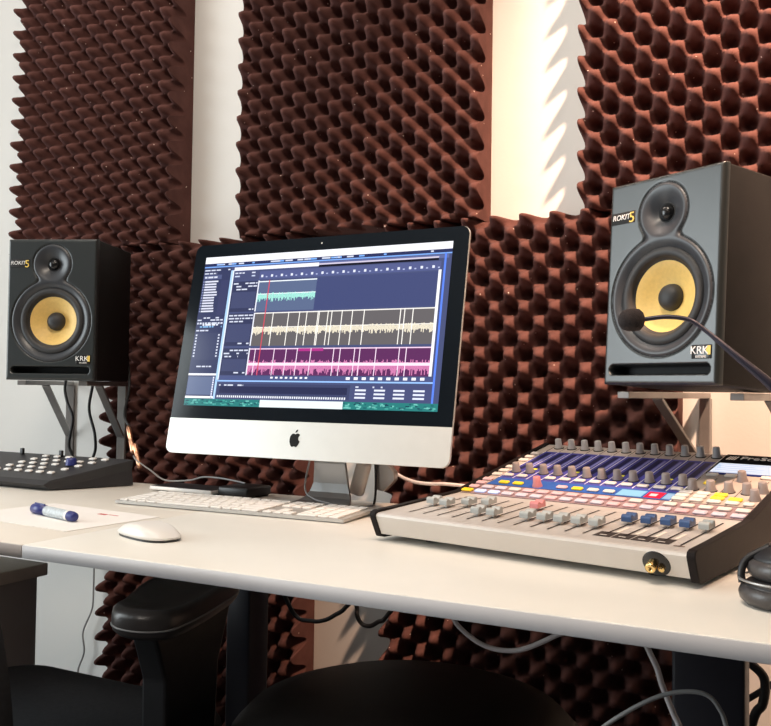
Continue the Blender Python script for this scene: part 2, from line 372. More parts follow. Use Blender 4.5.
# ------------------------------------------------------------------ loudspeakers
SW, SH, SD = 0.188, 0.287, 0.182
def speaker_meshes():
    D = {}
    D['cabinet'] = box_me('cabinet', -SW/2+.0008, SW/2-.0008, .012, SD, 0, SH, .0035)
    bm = bmesh.new(); bm.from_mesh(D['cabinet'])
    bmesh.ops.delete(bm, geom=[f for f in bm.faces if f.calc_center_median().y < .0125 and f.normal.y < -.9], context='FACES')
    bm.to_mesh(D['cabinet']); bm.free()
    nx, nz = 132, 200
    x0, x1, z0, z1 = -SW/2, SW/2, 0.0, SH
    def sd(x, z):
        a = math.hypot(x, z-.121)-.0835; b = math.hypot(x, z-.236)-.0405
        k = .014; h = max(0, min(1, .5+.5*(b-a)/k)); return b+(a-b)*h-k*h*(1-h)
    def slot(x, z):
        qx = abs(x)-.0765; qz = abs(z-.0205)-.0005
        return math.hypot(max(qx, 0), max(qz, 0))+min(max(qx, qz), 0)-.0068
    def depth(x, z):
        d = 0.0
        e = min(x-x0, x1-x, z-z0, z1-z)
        if e < .005: d += .005-math.sqrt(max(0, .005**2-(.005-e)**2))
        s = sd(x, z)
        d += .0022*math.exp(-(s/.0011)**2)
        if s < 0: d -= .0012*min(1, -s/.004)
        rw = math.hypot(x, z-.121)
        if rw < .0595: d += .03
        if rw < .079: d += .0105*min(1, (.079-rw)/.017)**1.6
        rt = math.hypot(x, z-.236)
        if rt < .036: d += .0125*min(1, (.036-rt)/.025)**1.5
        q = slot(x, z)
        if q < 0: d += .028*min(1, -q/.0016)
        return d
    V = []; F = []; mi = []
    for j in range(nz+1):
        z = z0+(z1-z0)*j/nz
        for i in range(nx+1):
            x = x0+(x1-x0)*i/nx; V.append((x, depth(x, z), z))
    for j in range(nz):
        for i in range(nx):
            a = j*(nx+1)+i; F.append((a, a+1, a+nx+2, a+nx+1))
            xc = x0+(x1-x0)*(i+.5)/nx; zc = z0+(z1-z0)*(j+.5)/nz
            mi.append(1 if sd(xc, zc) < -.0008 else (2 if (abs(sd(xc, zc)) <= .0009 or slot(xc, zc) < -.0012) else 0))
    rim = list(range(nx+1))+[j*(nx+1)+nx for j in range(1, nz+1)]+[nz*(nx+1)+i for i in range(nx-1, -1, -1)]+[j*(nx+1) for j in range(nz-1, 0, -1)]
    b0 = len(V)
    for k in rim: V.append((V[k][0], .013, V[k][2]))
    for k in range(len(rim)): F.append((rim[k], rim[(k+1) % len(rim)], b0+(k+1) % len(rim), b0+k)); mi.append(0)
    me = md('front_baffle', V, F, True)
    for x in (M_baffle, M_trim, M_blkmat): me.materials.append(x)
    me.polygons.foreach_set('material_index', mi)
    D['front_baffle'] = me
    # lathes face -y: profile (r, h) with h = distance towards the viewer
    tor = [(.0605+.0075*math.cos(a), -.008+.0072*math.sin(a)) for a in [PI*k/10 for k in range(11)]]
    D['woofer_surround'] = lathe_me('woofer_surround', [(.0695, -.0125)]+tor+[(.047, -.012)], 56, '-y')
    D['woofer_cone'] = lathe_me('woofer_cone', [(.0535, -.0095), (.046, -.0112), (.038, -.0165), (.028, -.022), (.016, -.0275), (0, -.028)], 56, '-y')
    D['dust_cap'] = lathe_me('dust_cap', [(.019, -.027), (.0182, -.0215), (.0168, -.018), (.013, -.0135), (.007, -.0108), (0, -.0102)], 36, '-y')
    D['tweeter_dome'] = lathe_me('tweeter_dome', [(.0118, -.0125), (.0112, -.0085), (.0092, -.0045), (.0055, -.0018), (0, -.0008)], 32, '-y')
    D['tweeter_ring'] = lathe_me('tweeter_ring', [(.0145, -.0122), (.0145, -.0095), (.0128, -.0085), (.0115, -.0095), (.0112, -.012)], 36, '-y')
    return D
SPK = speaker_meshes()
def speaker(label, loc, rz, tilt, pads):
    t = thing('studio_monitor_speaker', label, 'loudspeaker', loc, rz, 'studio monitor loudspeakers', tilt)
    link('cabinet', SPK['cabinet'], M_vinyl, t)
    b = link('front_baffle', SPK['front_baffle'], None, t)
    for nm, mt, z in (('woofer_surround', M_rubber, .121), ('woofer_cone', M_cone, .121), ('dust_cap', M_rubber, .121), ('tweeter_dome', M_logo, .236), ('tweeter_ring', M_blkmat, .236)):
        o = link(nm, SPK[nm], mt, t, (0, 0, z))
        if nm == 'woofer_cone': o['label'] = 'yellow woofer cone'
    bd = link('maker_badge', box_me('maker_badge', .0555, .0855, -.0008, .0015, .0335, .0515, .0005), M_logo, t)
    link('lettering', text_me('KRK', .0145), M_let, bd, (.0675, -.0012, .0440))
    ar = md('arrow', [(.0795, -.0012, .0385), (.0843, -.0012, .0385), (.0843, -.0012, .0502), (.0795, -.0012, .0502), (.0772, -.0012, .0443)], [(0, 1, 2, 3, 4)])
    link('arrow_emblem', ar, M_yel, bd)
    link('small_lettering', text_me('SYSTEMS', .0042), M_let, bd, (.070, -.0012, .0358))
    md_ = link('model_badge', box_me('model_badge', -.090, -.0475, -.0006, .0015, .2285, .2455, .0005), M_blkmat, t)
    link('lettering', text_me('ROKIT', .0108, shear=.15), M_let, md_, (-.0718, -.001, .2378))
    link('model_number', text_me('5', .021), M_yel, md_, (-.0525, -.0012, .2355))
    for (px_, py_, h) in pads:
        link('rubber_foot', lathe_me('rubber_foot', [(0, -h), (.008, -h), (.008, 0), (0, 0)], 14), M_blkmat, t, (px_, py_, 0))
    return t
LSZ = 0.9452
speaker('black studio loudspeaker on wall brackets at the left, beside the white wall', (-1.4077, 1.2714, LSZ), .3745, 0, [])
speaker('black studio loudspeaker on wall brackets at the right, above the mixing console', (-.2087, 1.214, .9487), -.5176, .052, [])

def bracket(label, leg, end, ztop, drop, back, braceat=0.62):
    """flat steel wall bracket: leg at the wall, arm towards the room, diagonal brace"""
    t = thing('speaker_wall_bracket', label, 'bracket', (leg[0], leg[1], ztop), group='steel speaker brackets')
    L = Vector((0, 0, 0)); E = Vector((end[0]-leg[0], end[1]-leg[1], 0)); e = E.normalized()
    wdt = .019; th = .010
    link('arm', bar_me('arm', L+Vector((0, 0, -th/2)), E+Vector((0, 0, -th/2)), wdt, th), M_steel, t)
    sd_ = Vector((-e.y, e.x, 0))
    def upright(name, z0, z1):
        me = box_me(name, -wdt/2, wdt/2, -.005, .005, z0, z1, .0008, 1, False)
        M = Matrix((sd_, -e, Vector((0, 0, 1)))).transposed().to_4x4(); me.transform(M); return me
    link('leg', upright('leg', -.19, -th), M_steel, t)
    link('brace', bar_me('brace', e*(E.length*braceat)+Vector((0, 0, -th)), e*.006+Vector((0, 0, -drop)), wdt*.9, .006), M_steel, t)
    if back > 0.0:
        for zz in (-.06, -.17): link('standoff', boxes_me('standoff', [(-.004, .004, .004, back, zz, zz+.010)]), M_blkmat, t)
    return t
bracket('steel bracket under the left loudspeaker, the one before the white wall', (-1.709, 1.612), (-1.550, 1.325), LSZ-.0005, .135, 0, .55)
bracket('steel bracket under the left loudspeaker, the one before the foam', (-1.448, 1.520), (-1.371, 1.325), LSZ-.0005, .125, .0995)
bracket('steel bracket under the right loudspeaker with its diagonal brace in view', (-.193, 1.612), (-.276, 1.33), .9385, .135, 0)
bracket('steel bracket under the right loudspeaker, half hidden at the picture edge', (-.022, 1.612), (-.112, 1.27), .9385, .135, 0)

# ------------------------------------------------------------------ all-in-one computer
IT = 0.2019; ct, st = math.cos(IT), math.sin(IT)
IX, IY, IZ = -.7562, 1.1921, .9045
BY = 1.285
imac = thing('desktop_computer', 'slim silver all-in-one computer with black bezel showing an audio editor', 'computer', (IX, BY, DZ))
def S(u, w_, d):        # screen coordinates -> computer-local (d behind the glass)
    return Vector((u, (IY-BY)+d*ct+w_*st, (IZ-DZ)-d*st+w_*ct))
def screen_prism(name, poly, d0, d1, rings=None):
    """outline extruded in the tilted screen frame; rings = [(inset, depth)] closes the back"""
    n = len(poly); cx = sum(p[0] for p in poly)/n; cz = sum(p[1] for p in poly)/n
    V = [S(u, v, d0) for u, v in poly]; F = [list(range(n))]
    R = [(1.0, d1)]+(rings or [])
    for (sc, d) in R: V += [S(cx+(u-cx)*sc, cz+(v-cz)*sc, d) for u, v in poly]
    for k in range(len(R)):
        a = k*n; F += [(a+i, a+(i+1) % n, a+n+(i+1) % n, a+n+i) for i in range(n)]
    F.append(list(range(len(V)-n, len(V)))); return md(name, V, F)
FW = .264; FB = -.0822; FT = .2925
link('case', screen_prism('case', rrect(-FW, FW, FB, FT, .0135), .0015, .0055, [(.96, .010), (.85, .019), (.65, .029), (.4, .036), (.15, .039)]), M_alu, imac)
link('chin', screen_prism('chin', rrect(-FW, FW, FB, -.0222, .0135, corners=(1, 1, 0, 0)), 0, .0015), M_alu, imac)
gl = link('glass_bezel', screen_prism('glass_bezel', rrect(-FW+.0006, FW-.0006, -.0220, FT-.0006, .013, corners=(0, 0, 1, 1)), 0, .0015), M_glass, imac)
link('camera_dot', md('camera_dot', [S(.0015*math.cos(k*PI/5), .2805+.0015*math.sin(k*PI/5), -.0003) for k in range(10)], [list(range(10))]), M_white, gl)
ap = [(.02, .50), (.12, .55), (.25, .57), (.36, .53), (.45, .44), (.37, .37), (.32, .27), (.31, .15), (.35, .04), (.46, -.05), (.43, -.2), (.36, -.33), (.27, -.45), (.17, -.5), (.06, -.46), (0, -.45), (-.08, -.47), (-.18, -.5), (-.28, -.45), (-.38, -.31), (-.45, -.12), (-.47, .08), (-.45, .28), (-.37, .44), (-.25, .54), (-.13, .55)]
lf = [(0, .62), (.01, .72), (.08, .82), (.2, .88), (.2, .79), (.14, .69), (.07, .63)]
sc = .0205
V = [S(-.0045+x*sc, -.0525+z*sc, -.0004) for x, z in ap]+[S(-.0045+x*sc, -.0525+z*sc, -.0004) for x, z in lf]
link('logo_emblem', md('logo_emblem', V, [list(range(len(ap))), list(range(len(ap), len(V)))]), M_logo, imac)
# stand: neck sheet curving into the foot
prof = [(-.056, .003), (-.03, .003), (-.016, .0045), (-.004, .010), (.003, .020), (.006, .036), (.002, .07), (-.020, .13), (-.042, .195)]   # (y, z) centreline
def sheet(name, prof, wf_, th):
    V = []; F = []
    for i, (y, z) in enumerate(prof):
        w_ = wf_(i/(len(prof)-1))
        a = Vector((prof[min(i+1, len(prof)-1)][0]-prof[max(i-1, 0)][0], prof[min(i+1, len(prof)-1)][1]-prof[max(i-1, 0)][1], 0)).normalized()
        nx_, nz_ = -a.y*th/2, a.x*th/2
        V += [(-w_, y+nx_, z+nz_), (w_, y+nx_, z+nz_), (w_, y-nx_, z-nz_), (-w_, y-nx_, z-nz_)]
        if i:
            o = 4*i; F += [(o-4+k, o-4+(k+1) % 4, o+(k+1) % 4, o+k) for k in range(4)]
    F += [(0, 1, 2, 3), (len(V)-4, len(V)-3, len(V)-2, len(V)-1)]
    return md(name, V, F)
link('stand', sheet('stand', prof, lambda t: .052-.022*min(1, max(0, (t-.2)/.5)), .006), M_aluD, imac)

# the lit display: an audio editor, printed face by face
class Ink:
    def __init__(s): s.V = []; s.F = []; s.C = []; s.z = 0
    def quad(s, pts, col):
        n = len(s.V); s.V += pts; s.F.append(list(range(n, n+len(pts)))); s.C.append(col)
    def build(s, name, mat, parent):
        me = bpy.data.meshes.new(name); me.from_pydata([tuple(v) for v in s.V], [], s.F); me.update()
        at = me.attributes.new('ink', 'FLOAT_COLOR', 'FACE')
        for i, c in enumerate(s.C): at.data[i].color = (*c, 1)
        me.materials.append(mat); return link(name, me, None, parent)
DW, DH = .4766, .2681
ink = Ink(); lay = [0]
def R(u0, u1, v0, v1, col, L=0):
    d = -.0006-.00007*L
    P = [S(-DW/2+u*DW, DH-v*DH, d) for u, v in ((u0, v1), (u1, v1), (u1, v0), (u0, v0))]
    ink.quad(P, srgb(*col))
WH = (245, 245, 252); SL = (64, 70, 104); SD_ = (52, 58, 92); TX = (205, 210, 228)
R(0, 1, 0, 1, (70, 78, 116))
R(0, 1, 0, .045, WH, 1)
R(0, 1, .045, .066, (40, 46, 86), 1)
R(0, 1, .066, .074, (120, 165, 235), 1)
for k in range(26):
    u = .01+rng.random()*.95; R(u, u+.008+rng.random()*.03, .050, .060, rng.choice([TX, (120, 170, 240), TX]), 2)
def textrow(u0, u1, v, h=.009, col=TX, L=3, dens=.75):
    u = u0
    while u < u1:
        w_ = .006+rng.random()*.02
        if rng.random() < dens: R(u, min(u1, u+w_), v, v+h, col, L)
        u += w_+.004
# left column
R(0, .125, .078, .955, SD_, 1)
textrow(.004, .12, .088); textrow(.004, .06, .11)
R(.004, .085, .125, .155, (80, 88, 126), 2); textrow(.008, .08, .135, .012)
for k in range(12):
    v = .165+.0185*k; R(.012, .012+.05+.012*rng.random(), v, v+.0105, (214, 217, 232), 3); R(.004, .008, v, v+.010, (150, 160, 200), 3)
R(.085, .12, .165, .40, (58, 62, 98), 2)
textrow(.03, .1, .415); textrow(.004, .12, .43); textrow(.004, .12, .45, .012); textrow(.03, .10, .462, .010, (220, 225, 240), 3, .95); textrow(.004, .118, .475, col=(130, 180, 225)); textrow(.004, .06, .50)
R(.004, .12, .52, .70, (58, 64, 96), 2)
for k in range(8): R(.006, .013, .53+.02*k, .541+.02*k, TX, 3); R(.108, .115, .53+.02*k, .541+.02*k, TX, 3)
textrow(.004, .07, .72); textrow(.03, .12, .74); textrow(.004, .05, .765)
R(0, .125, .79, .803, WH, 3)
R(.002, .113, .81, .93, (96, 108, 140), 2)
R(.113, .120, .81, .95, (150, 160, 195), 3)
for k in range(9): R(.114, .119, .815+.015*k, .822+.015*k, WH, 4)
R(0, .125, .938, .952, WH, 3)
# bright divider
R(.125, .134, .10, .955, (170, 205, 240), 2)
R(.134, .139, .10, .83, (225, 230, 245), 2)
# toolbar above the tracks
R(.139, .99, .078, .10, (92, 102, 150), 1); R(.139, .50, .082, .105, (238, 238, 248), 2); R(.50, .955, .098, .112, (12, 12, 26), 2); R(.50, .955, .088, .097, (205, 195, 215), 2)
R(.14, .255, .112, .17, (70, 76, 112), 1); textrow(.145, .235, .118); textrow(.145, .235, .14, col=(190, 200, 225))
# ruler
R(.255, .965, .118, .172, (80, 88, 134), 2)
for k in range(17):
    u = .262+.042*k; R(u, u+.009, .142, .158, (220, 224, 240), 3); R(u+.02, u+.027, .152, .160, (170, 178, 215), 3)
# track headers
for (v0, v1) in ((.18, .385), (.395, .61), (.625, .80)):
    R(.14, .253, v0, v1, (52, 57, 88), 2); textrow(.145, .25, v0+.01); textrow(.145, .25, v0+.03); textrow(.15, .21, v0+.05)
    R(.145, .248, v0+.072, v1-.025, (66, 72, 106), 3); textrow(.20, .248, v1-.02)
    R(.253, .258, v0, v1, (228, 230, 242), 3)
def track(u0, u1, v0, v1, bg, line, wave, vc, amp, n, L=2):
    R(u0, u1, v0, v1, bg, L)
    R(u0, u1, v0, v0+.007, line, L+1); R(u0, u1, vc-.016, vc-.010, line, L+1)
    for k in range(n):
        u = u0+(u1-u0)*k/n; a = amp*(.35+.65*rng.random()**1.5); R(u, u+(u1-u0)/n*.8, max(v0, vc-a*.55), min(v1, vc+a), wave, L+2)
track(.258, .50, .185, .385, (88, 102, 134), (235, 242, 245), (165, 235, 218), .285, .04, 80)
R(.50, .955, .18, .385, (64, 72, 114), 2)
track(.258, .96, .395, .612, (98, 94, 96), (235, 230, 224), (238, 228, 204), .505, .04, 190)
track(.258, .96, .628, .80, (92, 44, 90), (236, 200, 226), (216, 130, 178), .735, .062, 190)
R(.258, .96, .722, .738, (250, 220, 238), 5)
for u in (.30, .335, .40, .445, .475, .52, .525, .56, .575, .615, .655, .70, .835, .85, .88):
    R(u, u+.003, .395, .612, (252, 248, 240), 6)
for u in (.28, .36, .41, .455, .51, .60, .625, .68, .70, .76, .845, .87):
    R(u, u+.0028, .628, .80, (250, 225, 245), 6)
R(.46, .56, .63, .648, (170, 50, 130), 5)
R(.300, .304, .18, .80, (205, 70, 90), 7)
R(.958, .968, .17, .80, WH, 4); R(.975, .982, .07, .955, (90, 130, 240), 3)
# transport and levels
R(.139, .97, .805, .83, (74, 84, 128), 2)
for k in range(10): R(.66+.03*k, .675+.03*k, .808, .824, WH, 4)
for k in range(8): R(.36+.02*k, .37+.02*k, .809, .82, WH, 4)
R(.125, .975, .833, .842, (150, 190, 245), 4)
R(.139, .68, .855, .945, (60, 66, 100), 2); R(.15, .67, .872, .915, (42, 46, 78), 3); textrow(.145, .25, .86)
for k in range(60): R(.142+.0088*k, .147+.0088*k, .93, .944, (235, 238, 248), 4)
R(.69, .975, .855, .945, (70, 76, 116), 2)
for q in range(3):
    for k in range(4): R(.70+.07*k, .74+.07*k, .88+.022*q, .891+.022*q, (220, 224, 240), 4)
textrow(.70, .80, .862)
# wallpaper strip with the dock's edge
R(0, 1, .955, 1.0, (40, 120, 118), 5)
for k in range(220):
    u = rng.random()*.985; v = .957+rng.random()*.033; R(u, u+.004+rng.random()*.012, v, v+.008, rng.choice([(30, 95, 100), (70, 160, 150), (110, 190, 180), (24, 70, 84)]), 6)
R(.33, .66, .955, 1.0, (225, 235, 238), 7)
M_disp = attr_mat('lit_display', 0.12, emit=1.05, spec=0.2)
ink.build('display', M_disp, gl)['label'] = 'lit audio editor with waveform tracks'

# ------------------------------------------------------------------ keyboard
kb = thing('keyboard', 'slim white keyboard with number pad in front of the computer', 'keyboard', (-.8469, 1.1094, DZ), .0308)
kt = .028
def slab(name, x0, x1, y0, y1, zf, zb, th):
    V = [(x0, y0, zf-th), (x1, y0, zf-th), (x1, y1, zb-th), (x0, y1, zb-th), (x0, y0, zf), (x1, y0, zf), (x1, y1, zb), (x0, y1, zb)]
    return md(name, V, [(0, 3, 2, 1), (4, 5, 6, 7), (0, 1, 5, 4), (1, 2, 6, 5), (2, 3, 7, 6), (3, 0, 4, 7)])
kz = lambda y: .0062+y*kt
link('body', slab('body', -.215, .215, 0, .1135, kz(0), kz(.1135), .0045), M_kbody, kb)
link('base_strip', box_me('base_strip', -.205, .205, .006, .108, 0, .0022, .0005), M_white, kb)
keymesh = {}
def key(x, y, w_, d_):
    k = (round(w_, 4), round(d_, 4))
    if k not in keymesh: keymesh[k] = box_me('key', -w_/2, w_/2, -d_/2, d_/2, 0, .0028, .0008, 1, False)
    link('key', keymesh[k], M_key, kb, (x, y, kz(y)-.0002), (kt, 0, 0))
P0 = .01905; G = .0028; x0 = -.209
rows = [(.0115, .0172, [1, 1, 1, 1.25, 5.75, 1.25, 1, 1, 1.75]), (.0305, .0172, [2.25]+[1]*10+[2.75]), (.0495, .0172, [1.75]+[1]*11+[2.25]), (.0685, .0172, [1.5]+[1]*12+[1.5]), (.0875, .0172, [1]*13+[2]), (.1030, .0085, [15/14.]*14)]
for (y, d_, ws) in rows:
    x = x0
    for w_ in ws:
        key(x+w_*.0183/2, y, w_*.0183-G, d_-.0006); x += w_*.0183
nx0 = x0+15*.0183+.006
for c in range(3):
    for y, d_ in ((.0685, .0166), (.0875, .0166), (.1030, .008)): key(nx0+.0183*(c+.5), y, .0183-G, d_)
    key(nx0+.0183*(c+.5), .0115, .0183-G, .0166)
key(nx0+.0183*1.5, .0305, .0183-G, .0166)
np0 = nx0+3*.0183+.006
for c in range(4):
    for r, y in enumerate((.0115, .0305, .0495, .0685, .0875, .1030)):
        if c == 3 and r == 0: continue
        if c == 0 and r == 0: key(np0+.0183, y, .0366-G, .0166); continue
        if c == 1 and r == 0: continue
        if c == 3 and r == 1: key(np0+.0183*3.5, .021, .0183-G, .0358); continue
        key(np0+.0183*(c+.5), y, .0183-G, .008 if r == 5 else .0166)

# ------------------------------------------------------------------ mouse, paper, marker
ms = thing('mouse', 'low curved white wireless mouse beside the sheet of paper', 'mouse', (-.795, .888, DZ), -.32)
def mouse_me(name, zlo, top):
    V = []; F = []; nu, nv = 24, 32; L, W_ = .0565, .0285
    for i in range(nu+1):
        f_ = i/nu
        for k in range(nv):
            a = 2*PI*k/nv
            ex_ = 2.6
            cx = math.copysign(abs(math.cos(a))**(2/ex_), math.cos(a)); sy = math.copysign(abs(math.sin(a))**(2/ex_), math.sin(a))
            V.append((L*f_*cx, W_*f_*sy, zlo if not top else zlo+.0145*max(0, 1-(f_*cx)**2*.78)*(1-.12*(f_*sy)**2)*max(0.0, 1-f_**8)+0.001))
    for i in range(nu):
        for k in range(nv): F.append((i*nv+k, i*nv+(k+1) % nv, (i+1)*nv+(k+1) % nv, (i+1)*nv+k))
    return V, F, nv, nu
V, F, nv, nu = mouse_me('m', .004, True)
b0 = len(V)
for k in range(nv): V.append((V[nu*nv+k][0]*.97, V[nu*nv+k][1]*.95, .003))
for k in range(nv): F.append((nu*nv+k, nu*nv+(k+1) % nv, b0+(k+1) % nv, b0+k))
F.append(list(range(b0, b0+nv)))
link('top_shell', md('top_shell', V, F, True), M_white, ms)
link('base', prism_me('base', [(.0545*math.copysign(abs(math.cos(a))**.77, math.cos(a)), .0262*math.copysign(abs(math.sin(a))**.77, math.sin(a))) for a in [2*PI*k/32 for k in range(32)]], 0, .0035, 'z'), M_blk, ms)
pp = thing('paper_sheet', 'sheet of white paper under the blue marker', 'paper', (-1.03, .955, DZ), -.10)
link('sheet', box_me('sheet', -.125, .125, -.083, .083, .0002, .0009), M_paper, pp)
link('printed_mark', boxes_me('printed_mark', [(.03, .048, .045, .053, .0009, .0011), (.05, .07, .050, .053, .0009, .0011)]), M_red, pp)
PENS = .88
pn = thing('marker_pen', 'navy blue marker pen with a pale label lying on the paper', 'pen', (-1.021, .9375, DZ+.0009+.0086*.88), -.27); pn.scale = (PENS,)*3
link('barrel', lathe_me('barrel', [(0, -.030), (.0078, -.030), (.0082, -.028), (.0082, .062), (.0072, .0635), (.0072, .068), (.0055, .0700), (0, .0700)], 20, 'x'), M_navycap, pn)
link('label', lathe_me('label', [(.00835, -.026), (.00838, -.0255), (.00838, .043), (.00835, .0435)], 20, 'x'), pm('pen_label', (.5, .56, .6), .45, var=.2, scale=220), pn)
link('white_band', lathe_me('white_band', [(.0084, .044), (.0085, .0443), (.0085, .052), (.0084, .0523)], 20, 'x'), M_white, pn)
link('cap', lathe_me('cap', [(0, -.072), (.0072, -.072), (.0085, -.0705), (.0088, -.030), (0, -.0298)], 20, 'x'), M_navycap, pn)
link('clip', box_me('clip', -.068, -.034, -.0015, .0015, .0080, .0106, .0006), M_navycap, pn)

# ------------------------------------------------------------------ tablet and drive behind the keyboard, pad controller
tb = thing('tablet', 'thin tablet with a white edge lying behind the keyboard', 'tablet', (-1.058, 1.295, DZ), -.04)
link('body', box_me('body', -.074, .074, -.033, .035, .004, .0105, .0012), M_white, tb)
link('glass', box_me('glass', -.072, .072, -.0305, .033, .0104, .0112), M_blk, tb)
for sx in (-.06, .06): link('foot', boxes_me('foot', [(sx-.01, sx+.01, -.012, .012, 0, .004)]), M_blkmat, tb)
dv = thing('flat_drive', 'flat black box lying between the tablet and the computer stand', 'drive', (-.945, 1.305, DZ), -.05)
link('case', box_me('case', -.034, .034, -.035, .035, .002, .019, .004), M_blk, dv)
link('base_plate', box_me('base_plate', -.03, .03, -.03, .03, 0, .0022), M_blkmat, dv)

ctl = thing('pad_controller', 'black wedge-shaped pad controller with white buttons on the left desk', 'controller', (-1.5, 1.22, DZ))
def C3(u, v):     # u along the width (0 left .. 1 right), v front..back -> local footprint and top height
    xr = -1.286+.067*v; xl = -1.79
    x = xl+(xr-xl)*u; y = 1.169+.145*v+(.01*(1-u)*(1-v))
    return Vector((x+1.5, y-1.22, .019+.032*v))
V = []; F = []
pts = [(0, 0), (1, 0), (1, 1), (0, 1)]
low = [C3(u, v)*1 for u, v in pts]
V += [Vector((p.x, p.y, 0.002)) for p in low]
V += [Vector((p.x-(.004 if u else 0), p.y-(0 if v else .012), p.z*.62)) for p, (u, v) in zip(low, pts)]
V += [Vector((p.x, p.y, p.z)) for p in low]
F = [(0, 1, 2, 3), (8, 9, 10, 11)]+[(a+i, a+(i+1) % 4, a+4+(i+1) % 4, a+4+i) for a in (0, 4) for i in range(4)]
link('body', md('body', V, F), pm('controller_body', (.026, .025, .028), .5, var=.12, scale=60), ctl)
link('base', box_me('base', -.28, .2, -.03, .07, 0, .003), M_blkmat, ctl)
bt = box_me('pad_button', -.0075, .0075, -.0045, .0045, 0, .004, .0012, 1, False); bt.materials.append(M_white)
for r in range(5):
    for c in range(6):
        if rng.random() < .12: continue
        p = C3(.60+.058*c+.012*r*.3, .26+.16*r); link('pad_button', bt, None, ctl, (p.x, p.y, p.z-.0006), (.21, 0, 0))
p = C3(.845, .62); link('knob', lathe_me('knob', [(0, .014), (.0085, .014), (.0098, .012), (.011, 0)], 20), M_navycap, ctl, p)
for k in range(4):
    p = C3(.40+.03*k, .35+.1*(k % 2)); link('silver_knob', lathe_me('silver_knob', [(0, .016), (.006, .016), (.007, .014), (.008, 0)], 16), M_alu, ctl, p)
for k in range(3):
    p = C3(.28+.2*k, .93); link('slider_cap', box_me('slider_cap', -.004, .004, -.003, .003, 0, .013, .001), M_blk, ctl, p)

# ------------------------------------------------------------------ mixing console
mx = thing('mixing_console', 'silver digital mixing console with black end cheeks and many knobs', 'mixing console', (-.3223, .9856, DZ), -.2012)
K1 = (-.010, .0378); KK = (.1745, .0477); KB = (.452, .1058)
s1 = (KK[1]-K1[1])/(KK[0]-K1[0]); s2 = (KB[1]-KK[1])/(KB[0]-KK[0])
A1, A2 = math.atan(s1), math.atan(s2)
def pz(y): return K1[1]+s1*(y-K1[0]) if y < KK[0] else KK[1]+s2*(y-KK[0])
def pa(y): return A1 if y < KK[0] else A2
HW = .2012
prof = [(.004, .009), (-.006, .0095), (-.0165, .030), (-.0178, .0335), (-.0165, .0363), (-.0135, .0375), K1, KK, KB, (.459, .101), (.459, .009)]
link('body', prism_me('body', prof, -HW, HW, 'x'), M_silver, mx)
for s in (-1, 1):
    cp = [(.002, .004), (-.006, .006), (-.0185, .030), (-.0200, .034), (-.0185, .0388), (-.0130, .0408), (.03, .0425), (KK[0]+.002, KK[1]+.0028), (KB[0], KB[1]+.003), (.464, .103), (.464, .006)]
    xx = sorted((s*HW, s*(HW+.0095)))
    link('end_cheek', prism_me('end_cheek', cp, xx[0], xx[1], 'x', .0012), M_cheek, mx)
for sx in (-.15, .15):
    for sy in (.04, .42): link('rubber_foot', lathe_me('rubber_foot', [(0, 0), (.011, 0), (.012, .009), (0, .009)], 16), M_blkmat, mx, (sx, sy, 0))
# printed front panel (flat ink just above the metal)
ik = Ink()
def Q(x0, x1, y0, y1, col, L=0, sh=0.0):
    h = .0003+.0002*L
    ik.quad([Vector((x0, y0, pz(y0)+h)), Vector((x1, y0, pz(y0)+h)), Vector((x1+sh, y1, pz(y1)+h)), Vector((x0+sh, y1, pz(y1)+h))], srgb(*col))
Q(-.200, .200, KK[0]+.0005, .448, (38, 38, 44))                    # dark upper panel
Q(-.200, -.184, .178, .446, (176, 164, 156), 1)                    # left strip of pale metal
Q(-.183, .094, .222, .256, (52, 92, 168), 1)                       # blue strip behind the channel buttons
Q(-.183, .094, .256, .408, (74, 74, 152), 1)                       # violet-blue channel field
Q(-.183, .094, .408, .446, (186, 174, 166), 1)                     # pale gain strip
Q(.097, .199, .222, .350, (176, 164, 156), 1)
Q(-.199, .199, .176, .220, (150, 128, 132), 1)                     # bed of the lower button rows
colx = [-.1722+.0236*j for j in range(12)]
for j, x in enumerate(colx):
    Q(x-.0125, x-.0112, .258, .408, (222, 222, 232), 2)
    Q(x-.0065, x+.0025, .305, .40, (40, 40, 78), 2); Q(x+.0045, x+.0085, .32, .395, (128, 130, 190), 2)
    if j % 3 == 1: Q(x-.0065, x+.0025, .305, .312, (220, 225, 70), 3)
    Q(x-.0125, x-.0112, .41, .446, (70, 64, 62), 2)
Q(.0945, .0965, .22, .446, (225, 222, 222), 2)
for k in range(5): Q(.0975+.0225*k, .0985+.0225*k, .178, .33, (60, 54, 54), 3)
Q(.018, .054, .225, .250, (120, 176, 214), 3); Q(.057, .080, .225, .250, (200, 30, 60), 3); Q(.082, .093, .225, .250, (120, 160, 200), 3)
Q(.062, .072, .232, .242, (250, 190, 200), 4)
fx = [.185-.0221*k for k in range(17)]
for k, x in enumerate(fx):
    Q(x-.0011, x+.0011, .010, .150, (34, 28, 26), 1)
    for q in range(5): Q(x-.0065, x-.0035, .020+.029*q, .0208+.029*q, (110, 96, 90), 1)
for k in range(1, 5):
    Q(fx[k]-.0102, fx[k]+.0102, .008, .034, (66, 60, 58), 0); Q(fx[k]-.004, fx[k]+.004, .014, .017, (210, 205, 200), 2)
    Q(fx[k]+.0055, fx[k]+.0095, .036, .066, (238, 228, 216), 1)
Q(fx[0]-.006, fx[0]+.006, .004, .008, (120, 100, 90), 1)
ik.build('panel_print', attr_mat('panel_ink', .6, spec=.12), mx)
